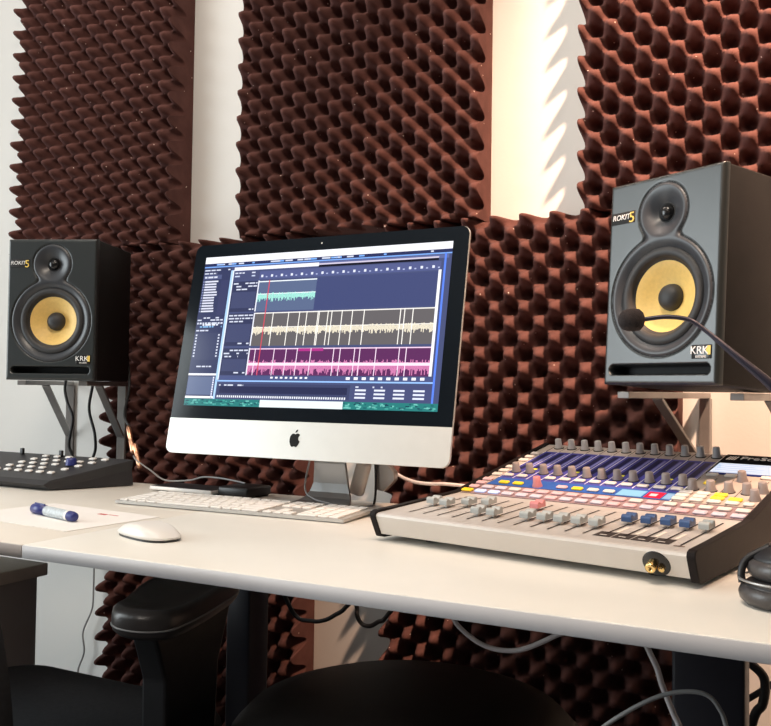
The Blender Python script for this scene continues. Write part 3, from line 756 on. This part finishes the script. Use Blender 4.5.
# name strip and little screen at the far right corner
nb = link('name_strip', box_me('name_strip', .098, .200, .408, .449, 0, .0012, .0003, 1), M_strip, mx)
nb.data.transform(Matrix.Translation((0, 0, 0)))
for v in nb.data.vertices: v.co.z += pz(v.co.y)+.0004
tm = text_me('PreSonus', .0200); tm.transform(Matrix.Rotation(-PI/2+A2, 4, 'X'))
link('lettering', tm, M_let, nb, (.160, .4290, pz(.4290)+.0024))
for k in range(4):
    bx0 = .1035+.0036*k; b = (.420, .438)
    link('logo_bar', md('logo_bar', [(bx0, b[0], pz(b[0])+.002), (bx0+.0022, b[0], pz(b[0])+.002), (bx0+.0042, b[1], pz(b[1])+.002), (bx0+.002, b[1], pz(b[1])+.002)], [(0, 1, 2, 3)]), M_let, nb)
sk = Ink(); y0, y1 = .356, .405
sk.quad([Vector((.100, y0, pz(y0)+.001)), Vector((.199, y0, pz(y0)+.001)), Vector((.199, y1, pz(y1)+.001)), Vector((.100, y1, pz(y1)+.001))], srgb(214, 232, 255))
for k in range(5): sk.quad([Vector((.104, y0+.004+.0095*k, pz(y0+.004+.0095*k)+.0012)), Vector((.15+.03*rng.random(), y0+.004+.0095*k, pz(y0+.004+.0095*k)+.0012)), Vector((.15, y0+.0065+.0095*k, pz(y0+.0065+.0095*k)+.0012)), Vector((.104, y0+.0065+.0095*k, pz(y0+.0065+.0095*k)+.0012))], srgb(170, 200, 240))
sk.build('menu_screen', attr_mat('menu_screen_lit', .2, emit=.7), mx)
link('screen_lip', boxes_me('screen_lip', [(.100, .199, y0-.004, y0-.001, pz(y0)-.001, pz(y0)+.0018)]), pm('screen_lip', (.02, .04, .25), .4, var=.05), mx)
# knobs
kn = lathe_me('knob', [(0, .0150), (.0046, .0150), (.0053, .0142), (.0060, .0060), (.0075, .0012), (.0075, 0)], 18)
kn.materials.append(M_knob)
kt_ = lathe_me('trim_knob', [(0, .0165), (.0044, .0165), (.0051, .0157), (.0058, .0060), (.0070, .0012), (.0070, 0)], 18); kt_.materials.append(pm('knob_pale', (.48, .47, .48), .42, var=.04, scale=90))
skirt = lathe_me('skirt', [(.0082, 0), (.0082, .0010), (.0070, .0016)], 18); skirt.materials.append(M_blkmat)
def put(name, me, x, y, dz=0.0002): return link(name, me, None, mx, (x, y, pz(y)+dz), (pa(y), 0, 0))
for x in colx:
    o = put('gain_knob', kt_, x, .4315); link('skirt', skirt, None, o)
    o = put('channel_knob', kn, x, .291); link('skirt', skirt, None, o)
for x in (.106, .130, .153, .176):
    o = put('send_knob', kn, x, .275); link('skirt', skirt, None, o)
o = put('level_knob', kn, .192, .252); put('level_knob', kn, .193, .284); o = put('scroll_knob', kn, .155, .326); o['label'] = 'blue-grey knob below the little screen'
pk = kn.copy(); pk.materials.clear(); pk.materials.append(M_cappink)
put('pink_knob', pk, -.103, .231)['label'] = 'pink knob'
# buttons: lit caps
def bmat(n, c, e): return pm(n, c, .4, emit=e, var=0)
BM = {'w': pm('button_white', (.70, .64, .60), .45, var=.03), 'l': pm('button_lilac', (.60, .55, .64), .45, var=.03), 'p': pm('button_pink', (.72, .46, .49), .45, var=.03), 'y': bmat('button_yellow_lit', (.85, .60, .03), .12), 'b': bmat('button_blue_lit', (.5, .62, .95), .2)}
bmesh_ = {}
def button(k, x, y, w_=.0145, d_=.0085):
    kk = (k, w_, d_)
    if kk not in bmesh_:
        me = box_me('button', -w_/2, w_/2, -d_/2, d_/2, 0, .0034, .0012, 1, False); me.materials.append(BM[k]); bmesh_[kk] = me
    put('button', bmesh_[kk], x, y, .0006)
bx_ = [-.1925+.0226*k for k in range(18)]
for k, x in enumerate(bx_):
    button('y' if k == 0 else 'b' if k in (1, 2) else 'l' if k in (3, 4, 15, 16, 17) else rng.choice('llp'), x, .1845, .0170, .0095)
    if k == 0: continue
    button(rng.choice('wl') if k in (1, 2, 3) else 'p' if k < 10 else rng.choice('pw') if k < 13 else 'w', x, .2045, .0170, .0095)
for j, y in enumerate((.2025, .2215, .2405, .267, .287, .3075, .348, .3685, .388)): button('p' if j < 3 else 'w', -.1920, y, .0150, .0095)
for j, x in enumerate(colx):
    if j != 2: button('w', x, .2675, .0155, .0090)
    if j in (2, 3): continue
    if j < 8: button('y' if j in (0, 1, 5) else 'p' if j == 4 else 'w', x+.0135, .232, .0155, .0090)
for c, x in enumerate((.1035, .126, .1485, .171)):
    for r, y in enumerate((.229, .243, .257)):
        if c == 3 and r == 2: continue
        button('y' if (c, r) in ((2, 1), (2, 2), (3, 1)) else 'w', x, y, .0170, .0092)
button('w', .191, .229, .0130, .0092)
button('y', .118, .305, .013, .013)
for x in (.110, .135, .182): button('w', x, .342, .0160, .0088)
# faders
def fader_me(mat):
    pr = [(-.0105, .0040), (-.0105, .0100), (-.0088, .0122), (-.0048, .0124), (-.0010, .0098), (.0020, .0098), (.0048, .0122), (.0085, .0128), (.0108, .0112), (.0108, .0040)]
    me = prism_me('fader_cap', pr, -.0062, .0062, 'x', .0008); me.materials.append(mat); return me
fm = {'g': fader_me(M_cap), 'b': fader_me(M_capblue), 'p': fader_me(M_cappink)}
stem = boxes_me('fader_stem', [(-.0008, .0008, -.004, .004, -.002, .0045)]); stem.materials.append(M_aluD)
fy = [.092]+[.093, .094, .091, .088]+[.047, .047, .046, .046, .044]+[.109, .039, .038, .098, .084, .065, .067]
for k, (x, y) in enumerate(zip(fx, fy)):
    o = put('fader_cap', fm['b' if 1 <= k <= 4 else 'p' if k == 10 else 'g'], x, y); link('fader_stem', stem, None, o)
# headphone socket on the front
fn = math.atan2(.0105, .0205)
jk = link('headphone_socket', lathe_me('headphone_socket', [(0, .0005), (.0145, .0005), (.015, 0), (.015, -.001)], 28, '-y'), M_logo, mx, (.168, -.0122, .0212), (fn, 0, 0))
link('brass_jack', lathe_me('brass_jack', [(0, .001), (.0022, .001), (.0024, .010), (.0052, .010), (.0056, .008), (.0056, .0006)], 22, '-y'), M_gold, jk, (-.0035, 0, 0))
link('brass_nut', lathe_me('brass_nut', [(0, .006), (.002, .006), (.0036, .0048), (.0036, .0006)], 8, '-y', False), M_gold, jk, (.006, 0, -.003))

# ------------------------------------------------------------------ gooseneck microphone, headphones
mic = thing('gooseneck_microphone', 'black gooseneck microphone with foam windscreen before the right loudspeaker', 'microphone', (.009, 1.02, DZ))
B = Vector((.009, 1.02, DZ))
def rel(l): return [Vector(p)-B for p in l]
hp = [(-.2077, 1.0139, 1.0205), (-.1904, 1.0227, 1.0213), (-.1663, 1.0237, 1.0237), (-.1417, 1.0251, 1.0204), (-.1235, 1.0235, 1.0082), (-.0919, 1.018, .9801), (-.0559, 1.0149, .9479), (-.0186, 1.0127, .9067), (.0045, 1.015, .8509), (.009, 1.0185, .80), (.009, 1.02, .76)]
link('gooseneck', tube_me('gooseneck', rel(hp[1:]), lambda t: .0026+.0028*min(1, max(0, (t-.35)/.2)), 12, 8), M_goose, mic)
hd = Vector(hp[1])-Vector(hp[0]); hd.normalize()
hpr = [(0, -.013), (.006, -.0122), (.0105, -.009), (.0128, -.003), (.0132, .004), (.0125, .010), (.009, .0138), (.005, .0155), (0, .0158)]
hm = lathe_me('foam_windscreen', hpr, 26)
hm.transform(hd.to_track_quat('Z', 'Y').to_matrix().to_4x4()); link('foam_windscreen', hm, M_micfoam, mic, Vector((-.2035, 1.0160, 1.0205))-B)
link('base', lathe_me('base', [(0, .024), (.012, .024), (.014, .02), (.03, .012), (.034, .004), (.034, 0), (0, 0)], 30), M_blk, mic)
hph = thing('headphones', 'black closed headphones lying on the desk at the right edge', 'headphones', (-.030, .905, DZ))
pad = [(.024, .003), (.030, .0), (.041, .001), (.047, .006), (.0485, .012), (.046, .018), (.040, .021), (.030, .020), (.024, .017), (.024, .003)]
link('ear_pad', lathe_me('ear_pad', pad, 36, sx=1.0, sy=.86), M_arm, hph, (0, 0, 0))
link('ear_cup', lathe_me('ear_cup', [(0, .026), (.030, .026), (.040, .023), (.044, .0195), (.044, .017), (0, .017)], 36, sx=1.0, sy=.86), M_blk, hph)
link('ear_pad', lathe_me('ear_pad', pad, 36, sx=1.0, sy=.86), M_arm, hph, (.008, .006, .029), (.10, -.14, 0))
c2 = link('ear_cup', lathe_me('ear_cup', [(0, .030), (.020, .030), (.032, .027), (.041, .021), (.043, .015), (0, .014)], 36, sx=1.0, sy=.86), M_blk, hph, (.008, .006, .031), (.10, -.14, 0))
link('silver_disc', lathe_me('silver_disc', [(0, .0312), (.019, .0312), (.0205, .0302)], 30, sx=1.0, sy=.86), M_alu, c2)
link('chrome_rim', tube_me('chrome_rim', [(.0480*math.cos(a), .0413*math.sin(a), .0245) for a in [2*PI*k/28 for k in range(29)]], .0012, 8, 2), M_aluD, hph)
link('yoke', tube_me('yoke', [(-.044, -.008, .020), (-.045, -.006, .030), (-.040, -.002, .042), (-.02, .0, .055)], .0035, 8), M_blk, hph)
link('headband', tube_me('headband', [(.045, .0, .025), (.10, .05, .02), (.16, .06, .012), (.20, .02, .010), (.19, -.05, .012), (.13, -.06, .02), (.05, -.012, .045)], .008, 10), M_arm, hph)

# ------------------------------------------------------------------ chairs
ch = thing('office_chair', 'black office chair with padded armrests pushed under the desk', 'chair', (-1.02, .86, 0))
O = Vector((-1.02, .86, 0))
def cushion(name, poly, z0, z1, bev, dome=0.0):
    bm = bmesh.new()
    vs_ = [bm.verts.new((x, y, z0)) for x, y in poly]; f = bm.faces.new(vs_)
    r = bmesh.ops.extrude_face_region(bm, geom=[f])
    for v in [g for g in r['geom'] if isinstance(g, bmesh.types.BMVert)]: v.co.z = z1
    bmesh.ops.bevel(bm, geom=[e for e in bm.edges if abs(e.verts[0].co.z-e.verts[1].co.z) < 1e-6], offset=bev, segments=4, profile=.5, affect='EDGES')
    return from_bm(name, bm, True)
seat = [(x-O.x, y-O.y) for x, y in rrect(-1.265, -.785, .62, 1.10, .09, 8)]
link('seat', cushion('seat', seat, .385, .462, .030), M_fabric, ch)
# backrest: curved mesh panel between camera and chair
V = []; F = []; nu, nvv = 18, 16
for side in (0, 1):
    for j in range(nvv+1):
        f_ = j/nvv; z = .47+.33*f_; hw = .243*(1-.10*abs(f_-.35)**1.5)*math.sqrt(max(.02, 1-max(0, (f_-.60)/.42)**2.6))
        for i in range(nu+1):
            u = -1+2*i/nu; V.append((u*hw, -.235+.045*u*u-.05*f_*f_-(.028 if side else 0), z))
n1 = (nu+1)*(nvv+1)
for s in (0, 1):
    for j in range(nvv):
        for i in range(nu):
            a = s*n1+j*(nu+1)+i; F.append((a, a+1, a+nu+2, a+nu+1))
rim = list(range(nu+1))+[j*(nu+1)+nu for j in range(1, nvv+1)]+[nvv*(nu+1)+i for i in range(nu-1, -1, -1)]+[j*(nu+1) for j in range(nvv-1, 0, -1)]
for k in range(len(rim)): F.append((rim[k], rim[(k+1) % len(rim)], n1+rim[(k+1) % len(rim)], n1+rim[k]))
link('backrest', md('backrest', V, F, True), M_fabric, ch)
link('back_support', box_me('back_support', -.04, .04, -.30, -.255, .36, .62, .006), M_blk, ch)
padp = [(-.802, .846), (-.793, .822), (-.768, .806), (-.735, .806), (-.712, .822), (-.707, .845), (-.716, .90), (-.735, .97), (-.76, 1.04), (-.80, 1.06), (-.84, 1.045), (-.862, 1.0), (-.852, .945), (-.828, .895)]
def arm(side):
    def mp(p): return (side*(p[0]-O.x), p[1]-O.y)
    poly = [mp(p) for p in padp]
    if side < 0: poly = poly[::-1]
    cx = sum(p[0] for p in poly)/len(poly); cy = sum(p[1] for p in poly)/len(poly)
    V = []; F = []; n = 48
    P = catmull([Vector((x, y, 0)) for x, y in poly+[poly[0]]], 4)[:-1]; n = len(P)
    prof_ = [(.55, .630), (.90, .631), (.985, .638), (1.0, .648), (.995, .657), (.97, .6635), (.91, .6665), (.80, .665), (.55, .6570), (.25, .6540)]
    for s, z in prof_:
        V += [(cx+(p.x-cx)*s, cy+(p.y-cy)*s, z) for p in P]
    for k in range(len(prof_)-1): F += [(k*n+i, k*n+(i+1) % n, (k+1)*n+(i+1) % n, (k+1)*n+i) for i in range(n)]
    F += [list(range(n)), list(range(len(V)-n, len(V)))]
    pd = link('armrest_pad', md('armrest_pad', V, F, True), M_arm, ch)
    link('seam', tube_me('seam', [(cx+(p.x-cx)*.998, cy+(p.y-cy)*.998, .6440) for p in P+[P[0]]], .0013, 6, 1), M_cabG, pd)
    xs = sorted((side*(-.795-O.x), side*(-.755-O.x)))
    prf = [(.03, .40), (.10, .40), (.125, .45), (.13, .56), (.155, .632), (-.005, .632), (.02, .56), (.022, .45)]
    link('armrest_post', prism_me('armrest_post', prf, xs[0], xs[1], 'x', .004), M_blk, ch)
    link('armrest_mount', box_me('armrest_mount', *sorted((side*.10, side*.26)), .03, .10, .365, .405, .004), M_blk, ch)
arm(1)
link('gas_column', lathe_me('gas_column', [(0, .06), (.03, .06), (.03, .25), (.02, .25), (.02, .37), (0, .37)], 20), M_blk, ch)
link('tilt_mechanism', box_me('tilt_mechanism', -.10, .10, -.28, .10, .355, .39, .008), M_blk, ch)
def star(t, R_=.28):
    for k in range(5):
        a = 2*PI*k/5+.3; d = Vector((math.cos(a), math.sin(a), 0))
        link('base_leg', bar_me('base_leg', d*.02+Vector((0, 0, .095)), d*R_+Vector((0, 0, .07)), .045, .028, .006), M_blk, t)
        link('caster', lathe_me('caster', [(0, -.022), (.026, -.022), (.029, -.018), (.029, .018), (.026, .022), (0, .022)], 18, 'x'), M_blk, t, d*R_+Vector((0, 0, .029)), (0, 0, a+PI/2))
star(ch)
sb = thing('work_stool', 'black round padded stool tucked under the middle of the desk', 'stool', (-.50, 1.06, 0))
pr = [(0, .42), (.20, .42), (.225, .435), (.235, .46), (.232, .49), (.21, .513), (.17, .527), (.10, .533), (0, .535)]
link('seat', lathe_me('seat', pr, 44), M_vinyl, sb)
link('gas_column', lathe_me('gas_column', [(0, .06), (.03, .06), (.03, .28), (.02, .28), (.02, .42), (0, .42)], 20), M_blk, sb)
star(sb, .26)

# ------------------------------------------------------------------ cables and adapters
def cable(label, pts, r, mat, group=None):
    o = link('cable', tube_me('cable', pts, r, 8, 8), mat); tag(o, label, 'cable', group); return o
cable('pale pink-white cable curving from the computer to the mixing console', [(-.715, 1.345, .86), (-.691, 1.36, .814), (-.675, 1.36, .797), (-.656, 1.36, .7865), (-.631, 1.36, .7795), (-.603, 1.36, .778), (-.576, 1.36, .7795), (-.54, 1.38, .776), (-.50, 1.43, .77), (-.46, 1.50, .77), (-.40, 1.505, .78)], .0030, M_cabW)
cable('thin grey cable draped over the computer stand foot', [(-.79, 1.30, .88), (-.793, 1.283, .82), (-.79, 1.262, .768), (-.765, 1.252, .753), (-.735, 1.252, .7475), (-.71, 1.26, .742), (-.68, 1.30, .742)], .0016, M_cabG)
cable('black speaker lead hanging behind the left loudspeaker, nearer the bracket', [(-1.475, 1.465, 1.02), (-1.505, 1.485, .94), (-1.53, 1.500, .88), (-1.505, 1.495, .82), (-1.51, 1.495, .77), (-1.53, 1.45, .70)], .0033, M_cabK)
cable('black speaker lead looping behind the left loudspeaker, nearer the wall', [(-1.51, 1.45, 1.03), (-1.585, 1.48, .945), (-1.575, 1.475, .90), (-1.555, 1.475, .86), (-1.565, 1.475, .80), (-1.555, 1.475, .76), (-1.575, 1.44, .69)], .0033, M_cabK)
al = thing('audio_lead', 'thin lead with copper plugs hanging between the left bracket and the computer', 'cable', (-1.33, 1.42, .846))
AO = Vector((-1.33, 1.42, .846))
link('upper_cord', tube_me('upper_cord', [Vector(p)-AO for p in [(-1.42, 1.497, 1.05), (-1.395, 1.485, .94), (-1.355, 1.43, .875), (-1.33, 1.42, .846)]], .0028, 8), M_cabK, al)
def plugseg(nm, p, q, r, mat):
    p = Vector(p); q = Vector(q); d = q-p; L = d.length
    me = lathe_me(nm, [(0, 0), (r*.6, 0), (r, L*.08), (r, L*.42), (r*.82, L*.45), (r*.82, L*.52), (r, L*.55), (r, L*.93), (r*.6, L), (0, L)], 14)
    me.transform(d.to_track_quat('Z', 'Y').to_matrix().to_4x4()); link(nm, me, mat, al, p-AO)
plugseg('copper_plug', (-1.335, 1.42, .850), (-1.300, 1.40, .795), .0052, M_copper)
plugseg('copper_plug', (-1.302, 1.405, .815), (-1.272, 1.39, .765), .0052, M_copper)
link('lower_wire', tube_me('lower_wire', [Vector(p)-AO for p in [(-1.295, 1.395, .790), (-1.2463, 1.352, .786), (-1.209, 1.35, .769), (-1.168, 1.348, .7515), (-1.1036, 1.342, .7555), (-1.0675, 1.34, .7640), (-1.0272, 1.338, .7645), (-.985, 1.33, .7625), (-.955, 1.32, .7608)]], .0016, 8), M_cabG, al)
# white power adapter and grey plug behind the computer
ad = thing('white_adapter', 'small white adapter hanging below the right of the computer', 'adapter', (-.716, 1.320, .783))
me = box_me('body', -.012, .012, -.010, .010, -.028, .030, .005); me.transform(Matrix.Rotation(.28, 4, 'Y')); link('body', me, M_white, ad)
link('cable', tube_me('cable', [(.007, 0, .026), (.010, -.004, .055), (.004, -.03, .115), (-.005, -.07, .155)], .0022, 8), M_cabW, ad)
gp = thing('grey_plug', 'grey plug with a dark cord beside the white adapter', 'plug', (-.684, 1.345, .784))
link('body', prism_me('body', [(-.012, .035), (.006, .030), (.024, .012), (.024, -.002), (.004, -.022), (-.012, -.02)], -.008, .008, 'y', .002), M_aluD, gp)
link('cord', tube_me('cord', [(-.03, -.085, .15), (-.012, -.020, .075), (-.010, -.013, .03), (-.008, -.013, -.01), (-.010, -.013, -.04), (-.018, -.013, -.058)], .0022, 8), M_cabK, gp)
# under the desk
cable('white cable sagging below the middle of the desk', [(-.385, .905, .723), (-.3709, .9, .6938), (-.366, .9, .6824), (-.3518, .9, .6713), (-.3343, .9, .6631), (-.315, .9, .6605), (-.2928, .9, .6638), (-.2711, .9, .6743), (-.253, .9, .6851), (-.2342, .9, .6948), (-.20, .905, .723)], .0027, M_cabW)
cable('white cable running down beside the dark desk leg', [(-.172, .905, .723), (-.1639, .9, .6925), (-.16, .9, .6823), (-.1523, .9, .6668), (-.1474, .9, .651), (-.1417, .9, .6374), (-.136, .9, .6239), (-.1312, .9, .6141), (-.120, .9, .58), (-.116, .9, .52), (-.13, .90, .38), (-.19, .90, .12), (-.25, .90, .003)], .0030, M_cabW)
cable('grey cable arching in front of the dark desk leg', [(-.30, .86, .003), (-.29, .86, .2), (-.255, .86, .50), (-.225, .86, .580), (-.1986, .86, .6112), (-.1749, .86, .6317), (-.1517, .86, .648), (-.1318, .86, .6579), (-.1114, .86, .6623), (-.0983, .86, .6599), (-.0896, .86, .6496), (-.0845, .86, .6362), (-.07, .86, .58), (-.04, .86, .30), (-.03, .86, .003)], .0022, M_cabG)
cable('black cable looping down behind the desk, left of the wall gap', [(-.79, 1.40, .70), (-.795, 1.44, .56), (-.8149, 1.45, .5236), (-.8364, 1.45, .5078), (-.8582, 1.45, .4955), (-.8871, 1.45, .4898), (-.93, 1.45, .50), (-.96, 1.42, .60), (-.96, 1.38, .70)], .0042, M_cabK)
cable('black cable looping down behind the desk, right of the wall gap', [(-.785, 1.375, .70), (-.792, 1.45, .5412), (-.789, 1.45, .5139), (-.7781, 1.45, .4987), (-.7612, 1.45, .4972), (-.7446, 1.45, .5068), (-.7282, 1.45, .5181), (-.69, 1.44, .58), (-.68, 1.38, .70)], .0042, M_cabK)
cable('thick black cable crossing the wall patch at the right edge', [(-.20, 1.50, .003), (-.19, 1.50, .30), (-.16, 1.50, .42), (-.1341, 1.5, .4444), (-.1122, 1.5, .4607), (-.082, 1.5, .4858), (-.0552, 1.5, .5101), (.02, 1.48, .60), (.04, 1.38, .70)], .005, M_cabK)
cable('black cable curling beside the wall patch at the right edge', [(-.16, 1.45, .70), (-.135, 1.45, .58), (-.1153, 1.45, .5371), (-.0892, 1.45, .5101), (-.0906, 1.45, .4713), (-.1049, 1.45, .4402), (-.13, 1.45, .30), (-.14, 1.45, .003)], .007, M_cabK)
cable('thin grey wire hanging on the wall below the left desk', [(-1.601, 1.598, .72), (-1.603, 1.598, .60), (-1.6019, 1.598, .4972), (-1.6025, 1.598, .4124), (-1.6082, 1.598, .3826), (-1.6331, 1.598, .3308), (-1.6282, 1.598, .2829), (-1.6467, 1.598, .2364), (-1.6391, 1.598, .2084), (-1.6311, 1.598, .1662), (-1.63, 1.595, .003)], .0022, M_cabG)
